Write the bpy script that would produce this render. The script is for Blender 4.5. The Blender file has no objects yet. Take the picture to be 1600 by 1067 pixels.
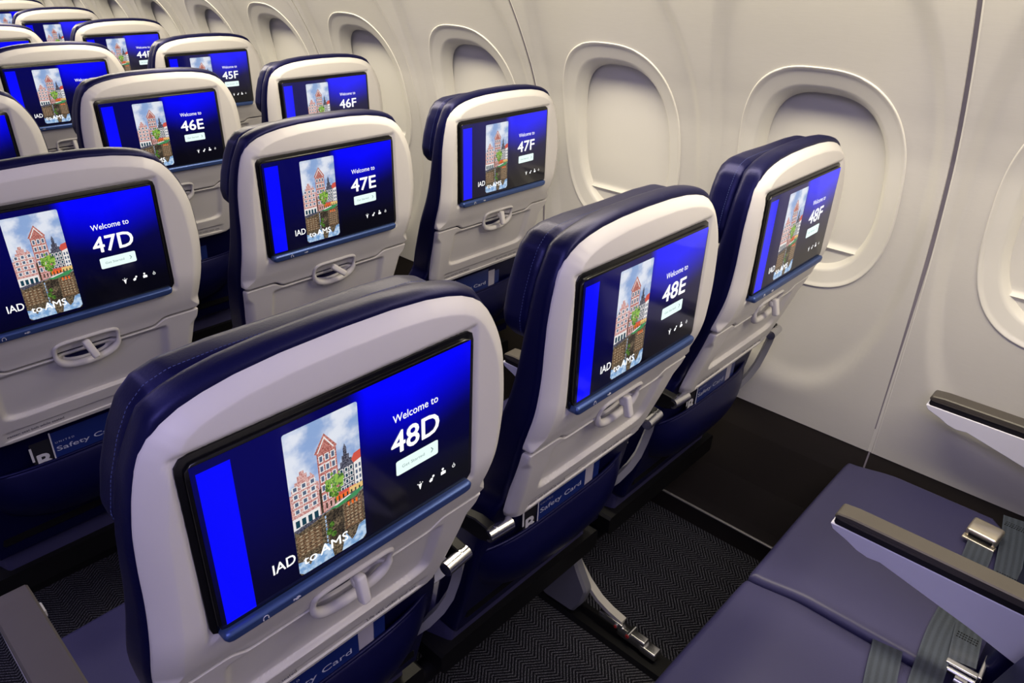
import bpy, math, random
from mathutils import Vector, Matrix
random.seed(7)
C = bpy.context.scene.collection
sc = bpy.context.scene

# ---------------------------------------------------------------- camera, world, lights, exposure
cam = bpy.data.cameras.new('camera')
cam.sensor_width = 36.0
cam.lens = 1138.38 / 1600 * 36
cam.clip_start = 0.01
cam.clip_end = 60
camo = bpy.data.objects.new('camera', cam)
C.objects.link(camo)
YAW, PIT, ROL = 0.8320, 0.4902, 0.0271
ca, sa = math.cos(YAW), math.sin(YAW)
fw = Vector((sa * math.cos(PIT), ca * math.cos(PIT), -math.sin(PIT)))
rt = Vector((ca, -sa, 0))
up = rt.cross(fw)
r2 = math.cos(ROL) * rt + math.sin(ROL) * up
u2 = -math.sin(ROL) * rt + math.cos(ROL) * up
R = Matrix((r2, u2, -fw)).transposed().to_4x4()
camo.matrix_world = Matrix.Translation((-0.315, -0.4963, 1.4853)) @ R
sc.camera = camo

sc.view_settings.view_transform = 'Standard'
sc.view_settings.look = 'None'
sc.view_settings.gamma = 1.0
sc.view_settings.use_curve_mapping = False
sc.view_settings.exposure = 0.0

w = bpy.data.worlds.new('world')
sc.world = w
w.use_nodes = True
w.node_tree.nodes['Background'].inputs[0].default_value = (0.62, 0.60, 0.72, 1)
w.node_tree.nodes['Background'].inputs[1].default_value = 0.15


def area(name, loc, rot, sx, sy, col, power):
    l = bpy.data.lights.new(name, 'AREA')
    l.shape = 'RECTANGLE'
    l.size, l.size_y = sx, sy
    l.color = col
    l.energy = power
    o = bpy.data.objects.new(name, l)
    o.location = loc
    o.rotation_euler = rot
    C.objects.link(o)
    return o


# sidewall wash light under the bins (warm), cabin ceiling light over the aisle (lilac), far cabin side (lilac)
area('sidewall_wash_lamp', (0.80, 3.4, 1.675), (0, math.radians(-8), 0), 0.16, 12.4, (1.0, 0.89, 0.66), 124)
area('aisle_ceiling_lamp', (-0.53, 3.0, 2.12), (0, math.radians(12), 0), 0.5, 12.0, (0.58, 0.51, 1.0), 36)
area('aft_fill_lamp', (-0.75, -0.85, 2.05), (0, math.radians(-48), 0), 0.5, 0.9, (0.68, 0.62, 1.0), 11)  # added lilac fill, unseen, to brighten armrest sides and the nearest cushions
area('far_side_lamp', (-1.85, 3.0, 1.675), (0, math.radians(10), 0), 0.2, 12.0, (0.68, 0.63, 1.0), 27)


# ---------------------------------------------------------------- node helpers / materials
def lin(c):
    c = c / 255.0
    return c / 12.92 if c <= 0.04045 else ((c + 0.055) / 1.055) ** 2.4


def rgb(r, g, b):
    return (lin(r), lin(g), lin(b), 1)


class NT:
    def __init__(s, m):
        s.t = m.node_tree
        s.n = s.t.nodes

    def set(s, inp, v):
        if isinstance(v, bpy.types.NodeSocket):
            s.t.links.new(v, inp)
        else:
            inp.default_value = v

    def math(s, op, a, b=None, c=None, clamp=False):
        n = s.n.new('ShaderNodeMath')
        n.operation = op
        n.use_clamp = clamp
        for i, v in enumerate((a, b, c)):
            if v is not None:
                s.set(n.inputs[i], v)
        return n.outputs[0]

    def xyz(s, scale=None):
        n = s.n.new('ShaderNodeTexCoord')
        q = s.n.new('ShaderNodeSeparateXYZ')
        s.t.links.new(n.outputs['Object'], q.inputs[0])
        return q.outputs

    def coord(s):
        return s.n.new('ShaderNodeTexCoord').outputs['Object']

    def noise(s, scale, detail=3, vec=None, rough=0.5):
        n = s.n.new('ShaderNodeTexNoise')
        n.inputs['Scale'].default_value = scale
        n.inputs['Detail'].default_value = detail
        n.inputs['Roughness'].default_value = rough
        s.t.links.new(vec if vec is not None else s.coord(), n.inputs['Vector'])
        return n.outputs[0]

    def mix(s, f, a, b):
        n = s.n.new('ShaderNodeMix')
        n.data_type = 'RGBA'
        s.set(n.inputs[0], f)
        s.set(n.inputs[6], a)
        s.set(n.inputs[7], b)
        return n.outputs[2]

    def ramp(s, v, lo, hi):
        n = s.n.new('ShaderNodeMapRange')
        n.interpolation_type = 'SMOOTHSTEP'
        s.set(n.inputs[0], v)
        n.inputs[1].default_value = lo
        n.inputs[2].default_value = hi
        return n.outputs[0]

    def bump(s, h, strength, dist):
        n = s.n.new('ShaderNodeBump')
        n.inputs['Strength'].default_value = strength
        n.inputs['Distance'].default_value = dist
        s.t.links.new(h, n.inputs['Height'])
        return n.outputs[0]


def pm(name, col, rough=0.5, metal=0.0, noise=0.06, nscale=30, bump=0.0, bscale=200, bdist=0.0005, spec=0.5, coat=0.0):
    m = bpy.data.materials.new(name)
    m.use_nodes = True
    k = NT(m)
    b = k.n['Principled BSDF']
    b.inputs['Roughness'].default_value = rough
    b.inputs['Metallic'].default_value = metal
    b.inputs['Specular IOR Level'].default_value = spec
    b.inputs['Coat Weight'].default_value = coat
    c2 = tuple(min(1, x * (1 + noise)) for x in col[:3]) + (1,)
    c1 = tuple(x * (1 - noise) for x in col[:3]) + (1,)
    k.set(b.inputs['Base Color'], k.mix(k.noise(nscale, 3), c1, c2))
    if bump:
        k.set(b.inputs['Normal'], k.bump(k.noise(bscale, 4), bump, bdist))
    return m


def em(name, col, strength=1.0, base=(0, 0, 0, 1)):
    m = bpy.data.materials.new(name)
    m.use_nodes = True
    b = m.node_tree.nodes['Principled BSDF']
    b.inputs['Base Color'].default_value = (0.004, 0.004, 0.005, 1)
    b.inputs['Roughness'].default_value = 0.09
    b.inputs['Emission Color'].default_value = col
    b.inputs['Emission Strength'].default_value = strength
    return m


M = {}
M['plastic'] = pm('seat_shell_plastic', (0.60, 0.58, 0.57, 1), 0.42, noise=0.015, bump=0.15, bscale=900, bdist=0.0002)
M['leather'] = pm('navy_leather', (0.0022, 0.0026, 0.030, 1), 0.36, noise=0.12, nscale=14, bump=0.35, bscale=420, bdist=0.0004, spec=0.5)
M['cushion'] = pm('seat_cushion_leather', (0.042, 0.040, 0.110, 1), 0.42, noise=0.05, nscale=7, bump=0.3, bscale=420, bdist=0.0004)
M['leather'].node_tree.nodes['Principled BSDF'].inputs['Specular Tint'].default_value = (0.42, 0.42, 1.0, 1)
M['leather'].node_tree.nodes['Principled BSDF'].inputs['Specular IOR Level'].default_value = 0.38
M['thread'] = pm('blue_thread', (0.05, 0.07, 0.22, 1), 0.7)
M['black'] = pm('black_plastic', (0.003, 0.003, 0.004, 1), 0.5, spec=0.3)
M['bezel'] = pm('monitor_bezel', (0.003, 0.003, 0.004, 1), 0.22)
M['bar'] = pm('blue_metal_bar', (0.045, 0.085, 0.25, 1), 0.36, 0.55)
M['silver'] = pm('silver_metal', (0.62, 0.62, 0.64, 1), 0.25, 1.0)
M['greymetal'] = pm('grey_painted_metal', (0.30, 0.30, 0.33, 1), 0.4, 0.3)
M['ivory'] = pm('ivory_painted_metal', (0.52, 0.50, 0.44, 1), 0.4)
M['cover'] = pm('grey_leg_cover', (0.16, 0.16, 0.185, 1), 0.5)
M['armcap'] = pm('armrest_taupe', (0.075, 0.066, 0.056, 1), 0.38, noise=0.05, bump=0.3, bscale=900, bdist=0.0003)
M['armcapdark'] = pm('armrest_groove', (0.010, 0.009, 0.010, 1), 0.4)
M['armbody'] = pm('armrest_lilac_lit_plastic', (0.78, 0.78, 0.90, 1), 0.4, noise=0.02)  # white plastic with the lilac aisle light put into its base colour
M['ink'] = pm('placard_ink', (0.03, 0.03, 0.06, 1), 0.6)
M['cardblue'] = pm('card_blue', (0.006, 0.018, 0.13, 1), 0.35)
M['cardwhite'] = pm('card_white', (0.55, 0.55, 0.6, 1), 0.45)
M['cardtext'] = pm('card_text_grey', (0.42, 0.44, 0.58, 1), 0.5)
M['magblack'] = pm('magazine_black', (0.012, 0.012, 0.016, 1), 0.35)
M['slip'] = pm('paper_slip', (0.36, 0.34, 0.42, 1), 0.5)
M['red'] = pm('red_marking', (0.4, 0.02, 0.02, 1), 0.5)
M['shade'] = pm('window_shade_plastic', (0.68, 0.665, 0.615, 1), 0.45, noise=0.02, nscale=6)
M['bezelring'] = pm('window_bezel_plastic', (0.70, 0.685, 0.63, 1), 0.36, noise=0.01)
M['dado'] = pm('dado_panel_black', (0.019, 0.015, 0.0125, 1), 0.5, noise=0.08, nscale=5)
M['strip'] = pm('strip_metal', (0.42, 0.41, 0.40, 1), 0.35, 0.6)
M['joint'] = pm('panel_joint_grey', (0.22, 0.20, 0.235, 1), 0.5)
M['ceil'] = pm('cabin_ceiling', (0.62, 0.60, 0.62, 1), 0.6)
M['gold'] = pm('buckle_champagne', (0.70, 0.64, 0.52, 1), 0.28, 0.9)


def wall_mat():
    m = bpy.data.materials.new('sidewall_lining')
    m.use_nodes = True
    k = NT(m)
    b = k.n['Principled BSDF']
    b.inputs['Roughness'].default_value = 0.48
    mp = k.n.new('ShaderNodeMapping')
    mp.inputs['Scale'].default_value = (1, 12, 260)
    k.t.links.new(k.coord(), mp.inputs[0])
    n = k.noise(3.0, 3, mp.outputs[0])
    k.set(b.inputs['Base Color'], k.mix(n, (0.585, 0.57, 0.53, 1), (0.635, 0.62, 0.575, 1)))
    k.set(b.inputs['Normal'], k.bump(n, 0.12, 0.0006))
    return m


M['wall'] = wall_mat()


def carpet_mat():
    m = bpy.data.materials.new('herringbone_carpet')
    m.use_nodes = True
    k = NT(m)
    b = k.n['Principled BSDF']
    b.inputs['Roughness'].default_value = 0.95
    b.inputs['Specular IOR Level'].default_value = 0.1
    X, Y, Z = k.xyz()
    # columns run along y (24 mm wide), threads slope alternately
    zig = k.math('PINGPONG', X, 0.036)
    t = k.math('ADD', Y, k.math('MULTIPLY', zig, 0.85))
    wob = k.math('MULTIPLY', k.noise(90, 2), 0.0018)
    t = k.math('ADD', t, wob)
    s = k.math('FRACT', k.math('MULTIPLY', t, 1 / 0.0098))
    band = k.ramp(k.math('ABSOLUTE', k.math('SUBTRACT', s, 0.5)), 0.12, 0.40)
    sp = k.math('MULTIPLY', band, k.ramp(k.noise(420, 2), 0.34, 0.66))
    k.set(b.inputs['Base Color'], k.mix(sp, (0.006, 0.006, 0.009, 1), (0.14, 0.14, 0.165, 1)))
    k.set(b.inputs['Normal'], k.bump(band, 0.6, 0.0015))
    return m


M['carpet'] = carpet_mat()


def belt_mat():
    m = bpy.data.materials.new('belt_webbing')
    m.use_nodes = True
    k = NT(m)
    b = k.n['Principled BSDF']
    b.inputs['Roughness'].default_value = 0.6
    uv = k.n.new('ShaderNodeUVMap').outputs[0]
    q = k.n.new('ShaderNodeSeparateXYZ')
    k.t.links.new(uv, q.inputs[0])
    s = k.math('ABSOLUTE', k.math('SUBTRACT', k.math('FRACT', k.math('MULTIPLY', q.outputs[0], 4.0)), 0.5))
    f = k.ramp(s, 0.1, 0.4)
    mp = k.n.new('ShaderNodeMapping')
    mp.inputs['Scale'].default_value = (400, 400, 400)
    k.t.links.new(k.coord(), mp.inputs[0])
    n = k.noise(1.0, 2, mp.outputs[0])
    c = k.mix(f, (0.022, 0.030, 0.046, 1), (0.042, 0.055, 0.080, 1))
    c2 = k.mix(n, c, (0.08, 0.10, 0.135, 1))
    k.set(b.inputs['Base Color'], k.mix(0.35, c, c2))
    k.set(b.inputs['Normal'], k.bump(n, 0.4, 0.0005))
    return m


M['belt'] = belt_mat()


# ---------------------------------------------------------------- mesh helpers
class MB:
    """collects vertices and faces of ONE mesh"""
    def __init__(s):
        s.v = []
        s.f = []
        s.m = []
        s.uv = None

    def add(s, vs, fs, mi=0):
        o = len(s.v)
        s.v += [tuple(v) for v in vs]
        s.f += [tuple(i + o for i in f) for f in fs]
        s.m += [mi] * len(fs)

    def box(s, c, d, bev=0.0, mi=0, rot=None, taper=None):
        # box with chamfered edges (octagonal cross cuts)
        hx, hy, hz = d[0] / 2, d[1] / 2, d[2] / 2
        if bev <= 0:
            vs = [(x, y, z) for x in (-hx, hx) for y in (-hy, hy) for z in (-hz, hz)]
            fs = [(0, 1, 3, 2), (4, 6, 7, 5), (0, 4, 5, 1), (2, 3, 7, 6), (0, 2, 6, 4), (1, 5, 7, 3)]
        else:
            import bmesh
            bm = bmesh.new()
            bmesh.ops.create_cube(bm, size=1)
            for v in bm.verts:
                v.co = Vector((v.co.x * d[0], v.co.y * d[1], v.co.z * d[2]))
            bmesh.ops.bevel(bm, geom=list(bm.edges), offset=bev, segments=3, affect='EDGES', profile=0.5)
            bm.verts.ensure_lookup_table()
            vs = [v.co.copy() for v in bm.verts]
            fs = [tuple(v.index for v in f.verts) for f in bm.faces]
            bm.free()
        vs = [Vector(v) for v in vs]
        if rot is not None:
            vs = [rot @ v for v in vs]
        s.add([v + Vector(c) for v in vs], fs, mi)

    def tube(s, pts, r, n=10, closed=False, caps=True, mi=0, sq=None):
        pts = [Vector(p) for p in pts]
        N = len(pts)
        rings = []
        prev = None
        for i, p in enumerate(pts):
            if closed:
                t = pts[(i + 1) % N] - pts[i - 1]
            else:
                t = pts[min(i + 1, N - 1)] - pts[max(i - 1, 0)]
            t.normalize()
            if prev is None:
                a = Vector((0, 0, 1)) if abs(t.z) < 0.9 else Vector((0, 1, 0))
                nrm = (a - t * a.dot(t)).normalized()
            else:
                nrm = (prev - t * prev.dot(t)).normalized()
            prev = nrm
            b = t.cross(nrm)
            rr = r[i] if isinstance(r, (list, tuple)) else r
            ring = []
            for k in range(n):
                a = 2 * math.pi * k / n
                ring.append(p + (nrm * math.cos(a) + b * math.sin(a)) * rr)
            rings.append(ring)
        vs = [v for ring in rings for v in ring]
        fs = []
        L = N if closed else N - 1
        for i in range(L):
            j = (i + 1) % N
            for k in range(n):
                fs.append((i * n + k, i * n + (k + 1) % n, j * n + (k + 1) % n, j * n + k))
        if caps and not closed:
            fs.append(tuple(range(n - 1, -1, -1)))
            fs.append(tuple((N - 1) * n + k for k in range(n)))
        s.add(vs, fs, mi)

    def prism(s, poly, axis, a0, a1, bev=0.0, mi=0):
        """poly in the two remaining axes, extruded along axis ('x','y','z')"""
        def P(p, a):
            return {'x': (a, p[0], p[1]), 'y': (p[0], a, p[1]), 'z': (p[0], p[1], a)}[axis]
        n = len(poly)
        if bev > 0:
            ins = inset(poly, bev)
            lay = [(ins, a0), (poly, a0 + bev), (poly, a1 - bev), (ins, a1)]
        else:
            lay = [(poly, a0), (poly, a1)]
        vs = [P(p, a) for q, a in lay for p in q]
        fs = []
        for l in range(len(lay) - 1):
            for k in range(n):
                fs.append((l * n + k, l * n + (k + 1) % n, (l + 1) * n + (k + 1) % n, (l + 1) * n + k))
        fs.append(tuple(range(n - 1, -1, -1)))
        fs.append(tuple((len(lay) - 1) * n + k for k in range(n)))
        s.add(vs, fs, mi)

    def ribbon(s, pts, wid, th=0.0018, mi=0):
        """flat strap: pts list of centre points, wid list of half-width vectors"""
        n = len(pts)
        vs, fs, uvs = [], [], []
        for i in range(n):
            p = Vector(pts[i])
            t = (Vector(pts[min(i + 1, n - 1)]) - Vector(pts[max(i - 1, 0)])).normalized()
            wv = Vector(wid[i] if isinstance(wid, list) else wid)
            nr = t.cross(wv).normalized() * th / 2
            vs += [p - wv + nr, p + wv + nr, p + wv - nr, p - wv - nr]
            uvs += [0.0, 1.0, 1.0, 0.0]
        for i in range(n - 1):
            for k in range(4):
                fs.append((i * 4 + k, i * 4 + (k + 1) % 4, i * 4 + 4 + (k + 1) % 4, i * 4 + 4 + k))
        fs.append((3, 2, 1, 0))
        fs.append(tuple((n - 1) * 4 + k for k in range(4)))
        if s.uv is None:
            s.uv = []
        s.uv += [0.0] * (len(s.v) - len(s.uv)) + uvs
        s.add(vs, fs, mi)

    def mesh(s, name, mats, smooth=True, angle=40):
        me = bpy.data.meshes.new(name)
        me.from_pydata(s.v, [], s.f)
        for m in (mats if isinstance(mats, (list, tuple)) else [mats]):
            me.materials.append(m)
        me.polygons.foreach_set('material_index', s.m)
        if s.uv is not None:
            uv = me.uv_layers.new(name='UVMap')
            u = s.uv + [0.0] * (len(s.v) - len(s.uv))
            for lp in me.loops:
                uv.data[lp.index].uv = (u[lp.vertex_index], 0)
        import bmesh
        bm = bmesh.new()
        bm.from_mesh(me)
        bmesh.ops.recalc_face_normals(bm, faces=bm.faces)
        bm.to_mesh(me)
        bm.free()
        if smooth:
            me.polygons.foreach_set('use_smooth', [True] * len(me.polygons))
            me.set_sharp_from_angle(angle=math.radians(angle))
        me.update()
        return me

    def build(s, name, mats, parent=None, smooth=True, angle=40):
        return link(name, s.mesh(name, mats, smooth, angle), parent)


def link(name, me, parent=None):
    o = bpy.data.objects.new(name, me)
    C.objects.link(o)
    if parent is not None:
        o.parent = parent
    return o


def area2(poly):
    return sum(poly[i - 1][0] * poly[i][1] - poly[i][0] * poly[i - 1][1] for i in range(len(poly)))


def inset(poly, d, dz=None):
    """inset by d (first axis) and dz (second axis)"""
    if dz is None:
        dz = d
    n = len(poly)
    sg = 1 if area2(poly) > 0 else -1
    out = []
    for i in range(n):
        ax, az = poly[i - 1]
        bx, bz = poly[(i + 1) % n]
        tx, tz = bx - ax, bz - az
        L = math.hypot(tx, tz) or 1
        nx, nz = -tz / L * sg, tx / L * sg
        out.append((poly[i][0] + nx * d, poly[i][1] + nz * dz))
    return out


def resample(poly, n):
    P = list(poly) + [poly[0]]
    L = [0]
    for i in range(1, len(P)):
        L.append(L[-1] + math.hypot(P[i][0] - P[i - 1][0], P[i][1] - P[i - 1][1]))
    out = []
    j = 0
    for k in range(n):
        t = L[-1] * k / n
        while L[j + 1] < t:
            j += 1
        f = (t - L[j]) / (L[j + 1] - L[j] or 1)
        out.append((P[j][0] + (P[j + 1][0] - P[j][0]) * f, P[j][1] + (P[j + 1][1] - P[j][1]) * f))
    return out


def roundpoly(poly, r, seg=5):
    """round the corners of a polygon; r scalar or list"""
    n = len(poly)
    out = []
    for i in range(n):
        p = Vector(poly[i])
        a = Vector(poly[i - 1]) - p
        b = Vector(poly[(i + 1) % n]) - p
        rr = r[i] if isinstance(r, (list, tuple)) else r
        if rr <= 0:
            out.append(tuple(p))
            continue
        rr = min(rr, a.length * 0.49, b.length * 0.49)
        p0 = p + a.normalized() * rr
        p1 = p + b.normalized() * rr
        for k in range(seg + 1):
            t = k / seg
            q = p0 * (1 - t) ** 2 + p * 2 * t * (1 - t) + p1 * t * t
            out.append(tuple(q))
    return out


def interp(x, xs, ys):
    if x <= xs[0]:
        return ys[0]
    for i in range(1, len(xs)):
        if x <= xs[i]:
            t = (x - xs[i - 1]) / (xs[i] - xs[i - 1])
            return ys[i - 1] + (ys[i] - ys[i - 1]) * t
    return ys[-1]


def sstep(a, b, x):
    t = max(0.0, min(1.0, (x - a) / (b - a)))
    return t * t * (3 - 2 * t)


def crom(xs, ys):
    """smooth interpolation through points (Catmull-Rom, non uniform)"""
    def f(x):
        if x <= xs[0]:
            return ys[0]
        if x >= xs[-1]:
            return ys[-1]
        for i in range(1, len(xs)):
            if x <= xs[i]:
                break
        x0, x1 = xs[i - 1], xs[i]
        h = x1 - x0
        d0 = (ys[i] - ys[i - 2]) / (xs[i] - xs[i - 2]) if i > 1 else (ys[1] - ys[0]) / (xs[1] - xs[0])
        d1 = (ys[i + 1] - ys[i - 1]) / (xs[i + 1] - xs[i - 1]) if i < len(xs) - 1 else (ys[-1] - ys[-2]) / (xs[-1] - xs[-2])
        t = (x - x0) / h
        return ys[i - 1] * (2 * t ** 3 - 3 * t ** 2 + 1) + d0 * h * (t ** 3 - 2 * t ** 2 + t) + ys[i] * (-2 * t ** 3 + 3 * t ** 2) + d1 * h * (t ** 3 - t ** 2)
    return f


def pillow(mb, outline, y0, y1, nb, fb, bend=None, n=160, rings=14, frings=6, disp=None, mi=0, nbs=8, puff=0.0, pe=2.0, bend2=None, bsc=None):
    """closed pad whose silhouette is outline (x,z); nb/fb = (bx,bz,by) roundings of the near/far rim"""
    out = resample(outline, n)
    cx = sum(p[0] for p in out) / n
    cz = sum(p[1] for p in out) / n
    layers = []
    F = [bsc(p[0], p[1]) if bsc else 1.0 for p in out]

    def ins(d0, d1):
        q = inset(out, d0, d1)
        return [(p[0] + (a[0] - p[0]) * f, p[1] + (a[1] - p[1]) * f) for p, a, f in zip(out, q, F)]
    c0 = ins(nb[0], nb[1])
    ynear = {}
    for k in range(rings):
        s = (k + 0.35) / rings
        layers.append(([(cx + (p[0] - cx) * s, cz + (p[1] - cz) * s) for p in c0], y0, True, s))
    for k in range(nbs + 1):
        a = math.pi / 2 * k / nbs
        sn, cs = math.sin(a) ** (2 / pe), max(0.0, math.cos(a)) ** (2 / pe)
        q = ins(nb[0] * (1 - sn), nb[1] * (1 - sn))
        ynear[len(layers)] = nb[2] * (1 - cs)
        layers.append((q, y0, True, 1))
    for k in range(nbs + 1):
        a = math.pi / 2 * (1 - k / nbs)
        q = inset(out, fb[0] * (1 - math.sin(a)), fb[1] * (1 - math.sin(a)))
        layers.append((q, y1 - fb[2] * (1 - math.cos(a)), False, 1))
    c1 = inset(out, fb[0], fb[1])
    for k in range(frings - 1, -1, -1):
        s = (k + 0.35) / frings
        layers.append(([(cx + (p[0] - cx) * s, cz + (p[1] - cz) * s) for p in c1], y1, False, s))
    vs, fs = [], []
    for li, (q, y, near, s) in enumerate(layers):
        for pi_, p in enumerate(q):
            yy = y + ynear.get(li, 0.0) * F[pi_] + (((bend if near or not bend2 else bend2)(p[1])) if bend else 0)
            if near and disp:
                yy += disp(p[0], p[1])
            if puff:
                yy += (-puff if near else puff) * (1 - s * s)
            vs.append((p[0], yy, p[1]))
    for l in range(len(layers) - 1):
        for k in range(n):
            fs.append((l * n + k, l * n + (k + 1) % n, (l + 1) * n + (k + 1) % n, (l + 1) * n + k))
    fs.append(tuple(range(n)))
    fs.append(tuple((len(layers) - 1) * n + k for k in range(n)))
    mb.add(vs, fs, mi)


TC = {}


def text_mesh(s, bold=0.0, mat=None, key=None):
    """flat text mesh, normalised: x from 0 to 1, cap height 0 to 1 (in z), facing -y"""
    k = (s, bold, mat.name if mat else '')
    if k in TC:
        return TC[k]
    cu = bpy.data.curves.new('text', 'FONT')
    cu.body = s
    cu.size = 1.0
    cu.resolution_u = 3
    o = bpy.data.objects.new('text', cu)
    C.objects.link(o)
    dg = bpy.context.evaluated_depsgraph_get()
    me = bpy.data.meshes.new_from_object(o.evaluated_get(dg))
    bpy.data.objects.remove(o)
    if bold:        # heavier weight: the same outlines laid a hair apart
        V = [v.co.copy() for v in me.vertices]
        P = [tuple(p.vertices) for p in me.polygons]
        vs, fs = [], []
        for j, (a, b) in enumerate(((0, 0), (1, 0), (-1, 0), (0, 1), (0, -1), (0.7, 0.7), (-0.7, 0.7), (0.7, -0.7), (-0.7, -0.7))):
            o_ = len(vs)
            vs += [Vector((v.x + a * bold, v.y + b * bold, j * 0.00002)) for v in V]
            fs += [tuple(i + o_ for i in p) for p in P]
        me = bpy.data.meshes.new('text')
        me.from_pydata(vs, [], fs)
    xs = [v.co.x for v in me.vertices]
    x0, x1 = min(xs), max(xs)
    cap = 0.729
    for v in me.vertices:
        v.co = Vector(((v.co.x - x0) / (x1 - x0), -v.co.z * 0.1, v.co.y / cap))
    me.materials.clear()
    if mat:
        me.materials.append(mat)
    TC[k] = me
    return me


def put_text(name, s, x0, x1, zb, cap, y, mat, bold=0.0, parent=None, tilt=0.0):
    me = text_mesh(s, bold, mat)
    o = link(name, me, parent)
    o.location = (x0, y, zb)
    o.scale = (x1 - x0, 1, cap)
    if tilt:
        o.rotation_euler = (tilt, 0, 0)
    return o


def thing(name, label, cat, loc=(0, 0, 0), group=None):
    o = bpy.data.objects.new(name, None)
    C.objects.link(o)
    o.location = loc
    o.empty_display_size = 0.05
    tag(o, label, cat, group)
    return o


def tag(o, label, cat, group=None, kind=None):
    o['label'] = label
    o['category'] = cat
    if group:
        o['group'] = group
    if kind:
        o['kind'] = kind
    return o


def struct(o):
    o['kind'] = 'structure'
    return o


def kids(o):
    return [c for c in bpy.data.objects if c.parent == o]


def copy_tree(o, parent=None):
    c = o.copy()
    C.objects.link(c)
    c.parent = parent
    for ch in kids(o):
        copy_tree(ch, c)
    return c


# ---------------------------------------------------------------- layout constants
PITCH = 0.762
COLX = {'D': 0.0, 'E': 0.5086, 'F': 1.0231}
ZP = [0.435, 0.63, 0.83, 0.95, 1.03, 1.13, 1.18, 1.23, 1.33, 1.43, 1.55, 1.75]
XP = [1.340, 1.342, 1.334, 1.322, 1.308, 1.284, 1.266, 1.244, 1.190, 1.126, 1.04, 0.88]
wallx = crom(ZP, XP)
Z_DADO = 0.438
WP = 0.530
WY0 = 0.095          # y of the first window ahead
Y_END = 8.7
Y_BACK = -1.6


# ---------------------------------------------------------------- shell of the cabin
def superell(hy, hz, n, th):
    c, s = math.cos(th), math.sin(th)
    return (math.copysign(abs(c) ** (2 / n), c) * hy, math.copysign(abs(s) ** (2 / n), s) * hz)


WC = 1.05
OUT_H = (0.186, 0.250)
IN_H = (0.146, 0.205)
SH_H = (0.136, 0.193)


def wall_disp(y, z):
    """big soft oval scoop round each window (outward = +)"""
    e = (abs(y) / 0.245) ** 2.4 + (abs(z - WC) / 0.51) ** 2.4
    e = e ** (1 / 2.4)
    return 0.013 * (1 - sstep(0.93, 1.05, e))


def wall_patch_mesh():
    mb = MB()
    NT_ = 160
    z0, z1 = Z_DADO, 1.74
    hy = WP / 2
    angs = [2 * math.pi * k / NT_ for k in range(NT_)]
    def rect(th):
        # direction from the window outline point, stretched to the patch border
        oy, oz = superell(OUT_H[0], OUT_H[1], 2.7, th)
        c, s = oy, oz
        t = 1e9
        if abs(c) > 1e-9:
            t = min(t, hy / abs(c))
        if s > 1e-9:
            t = min(t, (z1 - WC) / s)
        if s < -1e-9:
            t = min(t, (z0 - WC) / s)
        return c * t, s * t
    NR = 26
    pts = [rect(a) for a in angs]
    # snap nearest to the four corners
    for cy, cz in ((hy, z1 - WC), (-hy, z1 - WC), (hy, z0 - WC), (-hy, z0 - WC)):
        i = min(range(NT_), key=lambda k: (pts[k][0] - cy) ** 2 + (pts[k][1] - cz) ** 2)
        pts[i] = (cy, cz)
    vs, fs = [], []
    for r in range(NR + 1):
        t = (r / NR) ** 1.15
        for k in range(NT_):
            oy, oz = superell(OUT_H[0], OUT_H[1], 2.7, angs[k])
            y = oy + (pts[k][0] - oy) * t
            z = WC + oz + (pts[k][1] - oz) * t
            vs.append((wallx(z) + wall_disp(y, z), y, z))
    for r in range(NR):
        for k in range(NT_):
            fs.append((r * NT_ + k, r * NT_ + (k + 1) % NT_, (r + 1) * NT_ + (k + 1) % NT_, (r + 1) * NT_ + k))
    mb.add(vs, fs)
    return mb


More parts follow.
